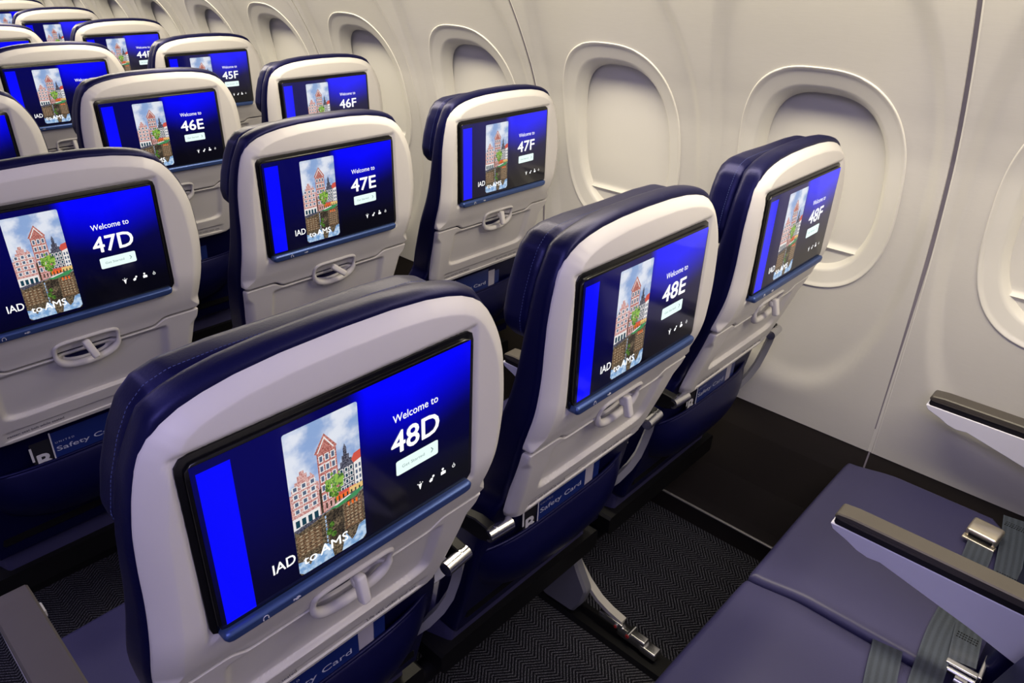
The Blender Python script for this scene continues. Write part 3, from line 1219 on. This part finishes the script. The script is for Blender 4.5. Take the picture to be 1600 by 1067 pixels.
def bar_icon_meshes():
    mb = MB()
    z, y = 0.938, -0.0084
    # headphone arc
    x = -0.115
    mb.tube([(x + 0.0026 * math.cos(a), y, z + 0.0026 * math.sin(a)) for a in [math.pi * i / 8 for i in range(9)]], 0.0004, 5)
    mb.box((x - 0.0026, y, z - 0.001), (0.0010, 0.0006, 0.0022))
    mb.box((x + 0.0026, y, z - 0.001), (0.0010, 0.0006, 0.0022))
    mu = MB()
    # usb trident
    x = -0.082
    m1, mb = mb, mu
    mb.box((x, y, z), (0.0075, 0.0006, 0.0006))
    mb.box((x - 0.0035, y, z), (0.0016, 0.0006, 0.0016))
    mb.box((x + 0.001, y, z + 0.0012), (0.003, 0.0006, 0.0005))
    mb.box((x, y, z - 0.0012), (0.003, 0.0006, 0.0005))
    return m1.mesh('headphone_symbol', M['cardwhite']), mu.mesh('usb_symbol', M['cardwhite'])


def latch_ring_mesh():
    mb = MB()
    cx = 0.004
    P, Rr = [], []
    N = 48
    for i in range(N):
        a = 2 * math.pi * i / N
        c, s = math.cos(a), math.sin(a)
        if s >= 0:
            x, z = math.copysign(abs(c) ** 0.35, c) * 0.0515, (s ** 0.35) * 0.0225
            rr = 0.0034
        else:
            x, z = math.copysign(abs(c) ** 0.8, c) * 0.0515, -(abs(s) ** 0.9) * 0.0300
            rr = 0.0034 + 0.0034 * min(1, -s * 1.6)
        P.append((cx + x, bs(0.866 + z) - 0.0012 - (0.002 if s < 0 else 0), 0.866 + z))
        Rr.append(rr)
    mb.tube(P, Rr, 10, closed=True)
    return mb.mesh('latch_surround', M['plastic'], angle=80)


def latch_tab_mesh():
    mb = MB()
    mb.box((0, 0, 0), (0.0125, 0.0130, 0.036), 0.0035)
    mb.box((0, 0.006, 0.008), (0.014, 0.012, 0.014), 0.004)
    return mb.mesh('tray_latch', M['plastic'], angle=60)


def hinge_mesh(s):
    mb = MB()
    mb.tube([(s * 0.232, 0.082, 0.712), (s * 0.186, 0.078, 0.712)], 0.0110, 20)
    mb.tube([(s * 0.219, 0.082, 0.712), (s * 0.216, 0.082, 0.712)], 0.0117, 20)
    mb.tube([(s * 0.2335, 0.082, 0.712), (s * 0.2325, 0.082, 0.712)], 0.0060, 12, mi=1)
    mb.prism([(0.082, 0.699), (0.10, 0.692), (0.16, 0.690), (0.165, 0.716), (0.11, 0.728), (0.084, 0.725)], 'x', min(s * 0.214, s * 0.232), max(s * 0.214, s * 0.232), 0.002, mi=1)
    return mb.mesh('hinge_bracket', [M['silver'], M['black']], angle=40)


def tray_arm_mesh(s):
    mb = MB()
    pts = [(0.222, 0.088, 0.706), (0.228, 0.094, 0.675), (0.229, 0.102, 0.640), (0.226, 0.110, 0.605), (0.216, 0.120, 0.575), (0.200, 0.135, 0.545), (0.185, 0.150, 0.525)]
    mb.ribbon([(s * a, b, c) for a, b, c in pts], [Vector((s * 0.006, 0.004, 0.0))] * len(pts), 0.014)
    mb.uv = None
    return mb.mesh('tray_arm', M['greymetal'], angle=50)


def pocket_mesh():
    """leather seat pocket with a sagging top edge, bulging towards the aisle behind"""
    mb = MB()
    NX, NZ = 40, 22
    vs, fs = [], []
    for j in range(NZ + 1):
        v = j / NZ
        for i in range(NX + 1):
            u = -1 + 2 * i / NX
            hw_ = 0.216 * (1 - 0.14 * (1 - v) ** 2.2)
            x = u * hw_
            zt = 0.618 + 0.004 * abs(u) ** 3
            zb = 0.488 + 0.035 * abs(u) ** 3
            z = zb + (zt - zb) * v
            bulge = (1 - abs(u) ** 4) * (0.052 * math.sin(math.pi * min(1, 0.20 + v * 0.66)) ** 0.8)
            y = 0.160 - 0.022 * v - bulge
            vs.append((x, y, z))
    W = NX + 1
    for j in range(NZ):
        for i in range(NX):
            fs.append((j * W + i, j * W + i + 1, (j + 1) * W + i + 1, (j + 1) * W + i))
    n0 = len(vs)
    back = [(v[0], v[1] + 0.006, v[2]) for v in vs]
    vs2 = vs + back
    f2 = list(fs) + [tuple(n0 + i for i in f[::-1]) for f in fs]
    for i in range(NX):
        a = NZ * W + i
        f2.append((a, a + 1, n0 + a + 1, n0 + a))
        a = i
        f2.append((a + 1, a, n0 + a, n0 + a + 1))
    for j in range(NZ):
        a = j * W
        f2.append((a + W, a, n0 + a, n0 + a + W))
        a = j * W + NX
        f2.append((a, a + W, n0 + a + W, n0 + a))
    mb.add(vs2, f2)
    # rolled hem
    hem = [vs[NZ * W + i] for i in range(NX + 1)]
    mb.tube([(p[0], p[1] + 0.002, p[2]) for p in hem], 0.0035, 8)
    return mb.mesh('seat_pocket', M['leather'], angle=70)


def cushion_mesh():
    mb = MB()
    # outline in x,y ; superrounded slab, soft crown
    out = [(-0.252, 0.31), (-0.254, 0.58), (-0.254, 0.610), (-0.2515, 0.617), (-0.24, 0.6195), (0.24, 0.6195), (0.2515, 0.617), (0.254, 0.610), (0.254, 0.58), (0.253, 0.31),
           (0.225, 0.285), (0.20, 0.205), (-0.20, 0.205), (-0.225, 0.285)]
    out = resample(out, 200)
    layers = []
    top, bot, b = 0.450, 0.335, 0.015
    for k in range(12):
        s = (k + 0.4) / 12
        c0 = inset(out, b)
        layers.append(([(p[0] * s, 0.42 + (p[1] - 0.42) * s) for p in c0], top, s))
    for k in range(9):
        a = math.pi / 2 * k / 8
        layers.append((inset(out, b * (1 - math.sin(a))), top - b * (1 - math.cos(a)), 1))
    for k in range(5):
        a = math.pi / 2 * (1 - k / 4)
        layers.append((inset(out, b * (1 - math.sin(a))), bot + b * (1 - math.cos(a)), 1))
    vs, fs = [], []
    n = 200
    for q, z, s in layers:
        for p in q:
            zz = z
            zz += 0.006 * (1 - (p[0] / 0.25) ** 2) if z > 0.43 else 0
            zz -= 0.022 * (1 - sstep(0.22, 0.28, p[1])) if z > 0.40 else 0
            zz -= 0.016 * sstep(0.50, 0.62, p[1]) if z > 0.40 else 0
            vs.append((p[0], p[1], zz))
    for l in range(len(layers) - 1):
        for k in range(n):
            fs.append((l * n + k, l * n + (k + 1) % n, (l + 1) * n + (k + 1) % n, (l + 1) * n + k))
    fs.append(tuple(range(n)))
    fs.append(tuple((len(layers) - 1) * n + k for k in range(n)))
    mb.add(vs, fs)
    return mb.mesh('seat_cushion', M['cushion'], angle=70)


def pan_mesh():
    mb = MB()
    mb.prism([(0.19, 0.30), (0.56, 0.30), (0.60, 0.345), (0.19, 0.35)], 'x', -0.235, 0.235, 0.006)
    mb.prism([(0.165, 0.44), (0.205, 0.40), (0.205, 0.60), (0.165, 0.60)], 'x', -0.20, 0.20, 0.006)
    return mb.mesh('seat_pan', M['black'])


def armrest_meshes():
    cap = MB()
    # cap: long rounded bar, tip at y = 0.497
    w_ = 0.0185
    path = [(0.497, 0.6720), (0.494, 0.6780), (0.470, 0.6810), (0.35, 0.6815), (0.175, 0.6815), (0.160, 0.676), (0.160, 0.666), (0.487, 0.665), (0.496, 0.668)]
    prof = roundpoly(path, 0.004, 3)
    cap.prism(prof, 'x', -w_, w_, 0.0022)
    capm = cap.mesh('armrest_cap', M['armcap'], angle=28)
    gr = MB()
    gr.prism([(0.4950, 0.6690), (0.4955, 0.6580), (0.490, 0.6500), (0.165, 0.6500), (0.165, 0.668), (0.49, 0.669)], 'x', -0.0160, 0.0160, 0.001)
    grm = gr.mesh('armrest_groove', M['armcapdark'])
    b = MB()
    body = [(0.4990, 0.6550), (0.4940, 0.6430), (0.468, 0.6330), (0.450, 0.6240), (0.432, 0.6200), (0.412, 0.6225), (0.27, 0.5860), (0.180, 0.5580), (0.165, 0.58), (0.165, 0.6550)]
    b.prism(body, 'x', -0.0175, 0.0175, 0.0018)
    bm_ = b.mesh('armrest_side', M['armbody'], smooth=False)
    return capm, grm, bm_


ME = dict(shell=shell_mesh(), tray=tray_mesh(), back=backrest_mesh(), head=headrest_mesh(), monitor=monitor_mesh(), bar=bar_mesh(),
          icons=bar_icon_meshes(), ring=latch_ring_mesh(), tab=latch_tab_mesh(), hl=hinge_mesh(-1), hr=hinge_mesh(1), al=tray_arm_mesh(-1), ar=tray_arm_mesh(1),
          pocket=pocket_mesh(), cushion=cushion_mesh(), pan=pan_mesh())
ME['hstitch'] = stitch_mesh(headrest_outline(), 0.0625, 0.0005)
ARM = armrest_meshes()


def add_armrest(parent, x, button=0):
    a = link('armrest', ARM[2], parent)
    a.location = (x, 0, 0)
    link('armrest_cap', ARM[0], a)
    link('armrest_groove', ARM[1], a)
    if button:
        mb = MB()
        mb.box((button * 0.0195, 0.462, 0.648), (0.006, 0.022, 0.012), 0.0015)
        mb.build('recline_button', M['cardwhite'], a)
    return a


def slope(z):
    """tilt of the tray face at height z"""
    return math.atan2(bs(z + 0.01) - bs(z - 0.01), 0.02)


def make_seat(name, label, group, loc, detail=True):
    t = thing(name, label, 'airline seat', loc, group)
    link('backrest', ME['back'], t)
    h = link('headrest', ME['head'], t)
    link('stitching', ME['hstitch'], h)
    link('back_shell', ME['shell'], t)
    tr = link('tray_table', ME['tray'], t)
    zt = 0.7170
    for (s, x0, x1) in (('Fasten seat belt while seated', -0.143, -0.052), ('Life vest under your seat', 0.052, 0.136)):
        o = put_text('placard_text', s, x0, x1, zt, 0.0042, bs(zt) + 0.0006, M['ink'], 0.004, tr)
        o.rotation_euler = (-slope(zt) * -1, 0, 0)
    ring = link('latch_surround', ME['ring'], tr)
    tab = link('tray_latch', ME['tab'], tr)
    tab.location = (0.004, 0.012, 0.868)
    tab.rotation_euler = (-0.25, 0, 0)
    m = link('monitor', ME['monitor'], t)
    link('display', display_me, m)
    b = link('connector_bar', ME['bar'], t)
    link('headphone_symbol', ME['icons'][0], b)
    link('usb_symbol', ME['icons'][1], b)
    for k in ('hl', 'hr'):
        link('hinge_bracket', ME[k], t)
    link('tray_arm', ME['ar'], t)
    link('seat_pocket', ME['pocket'], t)
    link('seat_cushion', ME['cushion'], t)
    link('seat_pan', ME['pan'], t)
    return t, m, tab


YT = -0.0003 - EPS * 0.25 * 140


def display_text(m, num):
    T = ART['text']
    put_text('display_text', 'Welcome to', gx(0.650), gx(0.842), gz(0.307), 0.0096, YT, T, 0.004, m)
    put_text('seat_number', num, gx(0.638), gx(0.847), gz(0.510), 0.0272, YT, T, 0.016, m)
    put_text('display_text', 'Get Started', gx(0.680), gx(0.778), gz(0.627), 0.0040, YT, ART['btext'], 0.0, m)
    put_text('display_text', 'IAD', gx(0.182), gx(0.259), gz(0.842), 0.0125, YT, T, 0.010, m)
    put_text('display_text', 'to', gx(0.283), gx(0.333), gz(0.896), 0.0112, YT, T, 0.010, m)
    put_text('display_text', 'AMS', gx(0.343), gx(0.450), gz(0.896), 0.0118, YT, T, 0.010, m)


def seat_label(row, col):
    num = '%d%s' % (row, col)
    where = {'D': 'aisle seat', 'E': 'middle seat', 'F': 'window seat'}[col]
    if row == 49:
        return {'E': 'navy leather seat seen from above in the nearest row, middle place with unbuckled grey belt',
                'F': 'navy leather seat in the nearest row beside the black sidewall panel, buckle lying on it'}[col]
    if (row, col) in (((48, 'D')), ((48, 'E')), ((48, 'F')), ((47, 'D')), ((47, 'E')), ((47, 'F')), ((46, 'E')), ((46, 'F')), ((45, 'F')), ((44, 'F'))):
        return 'navy and white %s whose back screen reads %s' % (where, num)
    d = {(46, 'D'): 'navy and white seat cut off by the left edge, beyond the 47D seat',
         (45, 'E'): 'navy and white seat directly beyond the 46E seat, its screen number hidden',
         (44, 'E'): 'navy and white seat cut by the left edge, two places beyond the 46E seat',
         (43, 'E'): 'sliver of a middle seat at the left edge, farthest middle seat showing',
         (43, 'F'): 'window seat directly beyond the 44F seat, townhouse picture on its screen',
         (42, 'F'): 'window seat two places beyond the 44F seat, at the upper left corner',
         (41, 'F'): 'white topped window seat three places beyond the 44F seat, farthest up the row'}
    return d[(row, col)]


seats = [(48, c) for c in 'DEF'] + [(47, c) for c in 'DEF'] + [(46, c) for c in 'DEF'] + [(45, c) for c in 'EF'] + [(44, c) for c in 'EF'] + [(43, c) for c in 'EF'] + [(42, 'F'), (41, 'F')]
SG = 'seats with back screens in rows ahead'
proto, pm_, ptab = make_seat('airline_seat', seat_label(48, 'D'), SG, (0, 0, 0))
seat_obj = {}
TILT = {(48, 'D'): 0.0, (46, 'E'): 0.0}
for (row, col) in seats:
    if (row, col) == (48, 'D'):
        s = proto
    else:
        s = copy_tree(proto)
        s['label'] = seat_label(row, col)
    s.location = (COLX[col], PITCH * (48 - row), 0)
    seat_obj[(row, col)] = s
for key in ((49, 'E'), (49, 'F')):
    s = copy_tree(proto)
    s['label'] = seat_label(*key)
    s['group'] = 'seats of the nearest row'
    s.location = (COLX[key[1]], -PITCH, 0)
    seat_obj[key] = s
TL = {(48, 'D'): 0.0254, (48, 'E'): 0.0042, (48, 'F'): 0.0031, (47, 'E'): 0.0093, (47, 'F'): 0.0035, (47, 'D'): 0.0123, (46, 'E'): -0.008, (45, 'F'): 0.0150, (46, 'F'): -0.010, (44, 'F'): 0.0110}
for key, a in TL.items():      # backs reclined by slightly different amounts
    s = seat_obj[key]
    s.rotation_euler = (a, 0, 0)
    s.location.y += 0.63 * math.sin(a)
for key, s in seat_obj.items():
    row, col = key
    mon = [c for c in kids(s) if c.name.startswith('monitor')][0]
    if row < 49 and row >= 41:
        display_text(mon, '%d%s' % (row, col))
    if row >= 46:
        if col == 'D':
            add_armrest(s, -0.250, 1 if row == 48 else 0).scale = (1.35, 1, 1)
        else:
            add_armrest(s, {'E': -0.2545, 'F': -0.2571}[col])
        if col == 'F':
            add_armrest(s, 0.2571)
# latches of some middle seats hang turned
for key, a in (((47, 'E'), 0.85), ((46, 'E'), 0.8), ((47, 'D'), 0.30)):
    tr = [c for c in kids(seat_obj[key]) if c.name.startswith('tray_table')][0]
    tb = [c for c in kids(tr) if c.name.startswith('tray_latch')][0]
    tb.rotation_euler = (-0.25, -a * -1 if False else -a, 0)


# ---------------------------------------------------------------- row frames: beams and legs
def make_frame(row, label):
    t = thing('seat_row_base', label, 'seat base', (0, PITCH * (48 - row), 0), 'metal frames under the seat rows')
    for y in (0.24, 0.46):
        mb = MB()
        mb.tube([(-0.24, y, 0.275), (1.25, y, 0.275)], 0.022, 16)
        mb.build('cross_beam', M['black'], t)
    for x in (0.235, 0.79):
        lg = MB()
        lg.prism([(0.27, 0.26), (0.50, 0.26), (0.56, 0.03), (0.52, 0.02), (0.40, 0.17), (0.33, 0.16)], 'x', x - 0.014, x + 0.014, 0.003)
        leg = lg.build('leg', M['black'], t)
        # curved rear strap, pale edge
        st = MB()
        P = [(0.318, 0.255), (0.300, 0.205), (0.272, 0.158), (0.238, 0.118), (0.200, 0.088), (0.165, 0.074), (0.125, 0.066)]
        st.ribbon([(x + 0.004, a, b) for a, b in P], [Vector((0.010, 0, 0))] * len(P), 0.012)
        st.uv = None
        st.build('rear_strap', M['ivory'], leg)
        cv = MB()
        cv.prism(roundpoly([(0.300, 0.250), (0.41, 0.250), (0.425, 0.15), (0.405, 0.055), (0.340, 0.024), (0.252, 0.028), (0.228, 0.072), (0.216, 0.121), (0.245, 0.172), (0.270, 0.228)], 0.008, 3), 'x', x - 0.034, x - 0.004, 0.006)
        cvo = cv.build('leg_cover', M['cover'], leg)
        ft = MB()
        ft.box((x + 0.004, 0.095, 0.040), (0.024, 0.080, 0.030), 0.004)
        ft.box((x + 0.004, 0.045, 0.034), (0.030, 0.045, 0.020), 0.004)
        ft.box((x - 0.004, 0.155, 0.055), (0.010, 0.070, 0.018), 0.003)
        ft.tube([(x - 0.014, 0.10, 0.050), (x + 0.020, 0.10, 0.050)], 0.0075, 12)
        ft.tube([(x - 0.014, 0.135, 0.056), (x + 0.020, 0.135, 0.056)], 0.0055, 12)
        ft.build('track_fitting', M['silver'], leg)
        rd = MB()
        rd.tube([(x - 0.0155, 0.10, 0.050), (x - 0.014, 0.10, 0.050)], 0.0050, 10)
        rd.tube([(x - 0.0155, 0.135, 0.056), (x - 0.014, 0.135, 0.056)], 0.0040, 10)
        rd.build('red_marker', M['red'], leg)
    return t


make_frame(48, 'black metal frame with curved pale leg strap under the row of the 48 seats')
make_frame(47, 'black metal frame hidden in shadow under the row of the 47 seats')
make_frame(49, 'black metal frame under the nearest row of navy cushions')

# seat track covers lying on the carpet
for i, (x, lab) in enumerate(((0.235, 'black seat track cover on the carpet under the aisle side seats'), (0.79, 'black seat track cover on the carpet running back from the pale leg strap'))):
    mb = MB()
    mb.prism([(x - 0.034, 0.0), (x - 0.028, 0.014), (x + 0.028, 0.014), (x + 0.034, 0.0)], 'y', -1.5, 7.5)
    o = mb.build('track_cover', M['black'], None)
    tag(o, lab, 'track cover', 'floor track covers')


# ---------------------------------------------------------------- cards in the literature pockets
def card(kind, seat, x0, x1, z0, z1, y, tilt):
    row, col = seat
    sx, sy = COLX[col], PITCH * (48 - row)
    num = '%d%s' % (row, col)
    mb = MB()
    w_, h_ = x1 - x0, z1 - z0
    mb.box((w_ / 2, 0.0006, h_ / 2), (w_, 0.0012, h_))
    if kind == 'safety_card':
        o = mb.build('safety_card', M['cardblue'])
        tag(o, 'blue safety card in the pocket below the %s screen' % num, 'safety card', 'blue safety cards')
        put_text('card_text', 'Safety Card', 0.007, w_ - 0.012, h_ - 0.0660, 0.0100, -0.0004, M['cardtext'], 0.004, o)
        put_text('card_text', 'U N I T E D', 0.007, 0.040, h_ - 0.0490, 0.0038, -0.0004, M['cardtext'], 0.004, o)
        e = MB()
        e.box((0.0012, -0.0002, h_ / 2), (0.0024, 0.0006, h_))
        e.box((w_ / 2, -0.0002, h_ - 0.0012), (w_, 0.0006, 0.0024))
        e.build('card_edge', M['cardwhite'], o)
    elif kind == 'magazine':
        o = mb.build('magazine', M['magblack'])
        tag(o, 'black booklet with white letter, left in the pocket below the %s screen' % num, 'booklet', 'black booklets')
        put_text('booklet_letter', 'B', 0.006, 0.030, h_ - 0.088, 0.030, -0.0004, M['cardwhite'], 0.03, o)
        e = MB()
        e.box((0.0, -0.0004, h_ - 0.055), (0.004, 0.0004, 0.03))
        e.build('booklet_edge', M['cardwhite'], o)
    else:
        o = mb.build('paper_bag', M['slip'])
        tag(o, 'pale paper bag right of the card below the %s screen' % num, 'paper bag', 'pale paper bags')
        put_text('bag_text', 'sick bag', 0.003, w_ - 0.003, h_ - 0.085, 0.004, -0.0004, M['cardwhite'], 0.0, o)
        e = MB()
        e.box((w_ + 0.010, 0.002, h_ / 2 - 0.005), (0.022, 0.0008, h_ - 0.01))
        e.build('bag_backing', M['cardblue'], o)
    o.location = (sx + x0, sy + y, z0)
    o.rotation_euler = tilt
    return o


for st_ in ((48, 'D'), (48, 'E'), (48, 'F'), (47, 'D'), (47, 'E'), (47, 'F'), (46, 'E')):
    j = random.uniform(-0.01, 0.01)
    card('safety_card', st_, -0.072 + j, 0.060 + j, 0.560, 0.702, 0.1140, (0, 0.02, 0))
    card('magazine', st_, -0.104 + j, -0.060 + j, 0.560, 0.700, 0.1165, (0, 0.0, 0))
    card('paper_bag', st_, 0.056 + j, 0.085 + j, 0.560, 0.700, 0.1165, (0, 0.05, 0))


# ---------------------------------------------------------------- lap belts of the nearest row (parts of their seats)
BELT = {(49, 'F'): thing('seat_belt', 'grey lap belt with buckle lying on the navy cushion nearest the window', 'seat belt', (1.0231, -PITCH, 0), 'open lap belts'),
        (49, 'E'): thing('seat_belt', 'grey lap belt with metal anchor on the middle seat cushion, below the armrest', 'seat belt', (0.5086, -PITCH, 0), 'open lap belts')}


def world_part(mb, name, mats, seat, parent=None):
    s = BELT[seat]
    off = Vector(s.location)
    mb.v = [(v[0] - off.x, v[1] - off.y, v[2] - off.z) for v in mb.v]
    return mb.build(name, mats, parent if parent else s)


def path(pts, n=8):
    P = [Vector(p) for p in pts]
    out = []
    for i in range(len(P) - 1):
        p0 = P[max(i - 1, 0)]
        p1, p2 = P[i], P[i + 1]
        p3 = P[min(i + 2, len(P) - 1)]
        for k in range(n):
            t = k / n
            out.append(0.5 * ((2 * p1) + (-p0 + p2) * t + (2 * p0 - 5 * p1 + 4 * p2 - p3) * t * t + (-p0 + 3 * p1 - 3 * p2 + p3) * t ** 3))
    out.append(P[-1])
    return out


def strap(pts, width, seat, name='webbing', n=8, parent=None, yaw=None):
    mb = MB()
    P = path(pts, n)
    W = []
    for i in range(len(P)):
        t = P[min(i + 1, len(P) - 1)] - P[max(i - 1, 0)]
        if yaw is not None:
            wv = Vector((math.cos(yaw), math.sin(yaw), 0))
        else:
            wv = Vector((-t.y, t.x, 0)).normalized()
        W.append(wv * width / 2)
    mb.ribbon(P, W, 0.0018)
    return world_part(mb, name, M['belt'], seat, parent)


def stitches(c, d, wv, seat, parent, rows=3):
    mb = MB()
    c, d, wv = Vector(c), Vector(d).normalized(), Vector(wv).normalized()
    for r in range(rows):
        for i in range(9):
            p = c + d * (r - 1) * 0.004 + wv * (i - 4) * 0.0042
            mb.box(p, (0.0026, 0.0010, 0.0012), rot=None)
    return world_part(mb, 'belt_stitching', M['black'], seat, parent)


# strap A: from the buckle straight across the F cushion and down between the seats
b1 = strap([(1.150, -0.452, 0.472), (1.10, -0.455, 0.461), (1.05, -0.457, 0.460), (0.93, -0.461, 0.460), (0.85, -0.461, 0.460), (0.78, -0.466, 0.458), (0.71, -0.472, 0.457), (0.62, -0.485, 0.457), (0.50, -0.52, 0.452)], 0.046, (49, 'F'))
bk = MB()
cB = Vector((1.160, -0.450, 0.482))
rotB = Matrix.Rotation(-0.10, 3, 'Z') @ Matrix.Rotation(-0.16, 3, 'Y')
bk.box(cB, (0.046, 0.058, 0.020), 0.006, rot=rotB)
bk.box(cB + rotB @ Vector((-0.0205, 0, -0.001)), (0.010, 0.044, 0.011), 0.003, mi=1, rot=rotB)
bk.box(cB + rotB @ Vector((-0.024, 0, -0.010)), (0.014, 0.060, 0.006), 0.002, rot=rotB)
world_part(bk, 'belt_buckle', [M['gold'], M['black']], (49, 'F'), None)
# strap C: folded and stitched, lying behind the first towards the backrest
b2 = strap([(1.262, -0.486, 0.474), (1.20, -0.496, 0.470), (1.12, -0.506, 0.466), (1.052, -0.514, 0.462)], 0.044, (49, 'F'))
for (cx, cy) in ((1.235, -0.491), (1.075, -0.511)):
    st = MB()
    for r in range(3):
        for i in range(9):
            st.box((cx + (r - 1) * 0.006, cy + (i - 4) * 0.0042 + (r - 1) * -0.0007, 0.4735 if cx > 1.1 else 0.4650), (0.0016, 0.0026, 0.0008))
    world_part(st, 'belt_stitching', M['black'], (49, 'F'), b2)
rg = MB()
rg.tube([(1.045, -0.537, 0.462), (1.030, -0.535, 0.462), (1.026, -0.516, 0.462), (1.030, -0.497, 0.462), (1.045, -0.492, 0.462)], 0.0032, 8)
world_part(rg, 'belt_ring', M['gold'], (49, 'F'), None)
# E seat: strap B comes out from under the neighbouring cushion edge
b3 = strap([(0.768, -0.400, 0.452), (0.745, -0.404, 0.4580), (0.70, -0.412, 0.4590), (0.64, -0.424, 0.4595), (0.55, -0.442, 0.459), (0.44, -0.470, 0.457)], 0.047, (49, 'E'))
b4 = strap([(0.895, -0.492, 0.466), (0.860, -0.496, 0.468), (0.828, -0.500, 0.466), (0.812, -0.503, 0.458)], 0.042, (49, 'E'))
st = MB()
for r in range(3):
    for i in range(8):
        st.box((0.862 + (r - 1) * 0.006, -0.496 + (i - 3.5) * 0.0042, 0.4694), (0.0016, 0.0026, 0.0008))
world_part(st, 'belt_stitching', M['black'], (49, 'E'), b4)
an = MB()
an.box((0.800, -0.507, 0.460), (0.012, 0.050, 0.006), 0.002)
an.box((0.812, -0.532, 0.464), (0.060, 0.007, 0.024), 0.002)
an.tube([(0.787, -0.530, 0.455), (0.787, -0.487, 0.455)], 0.005, 14)
an.tube([(0.770, -0.520, 0.458), (0.770, -0.502, 0.458)], 0.008, 14)
world_part(an, 'belt_anchor', M['silver'], (49, 'E'), None)
bpy.context.view_layer.update()
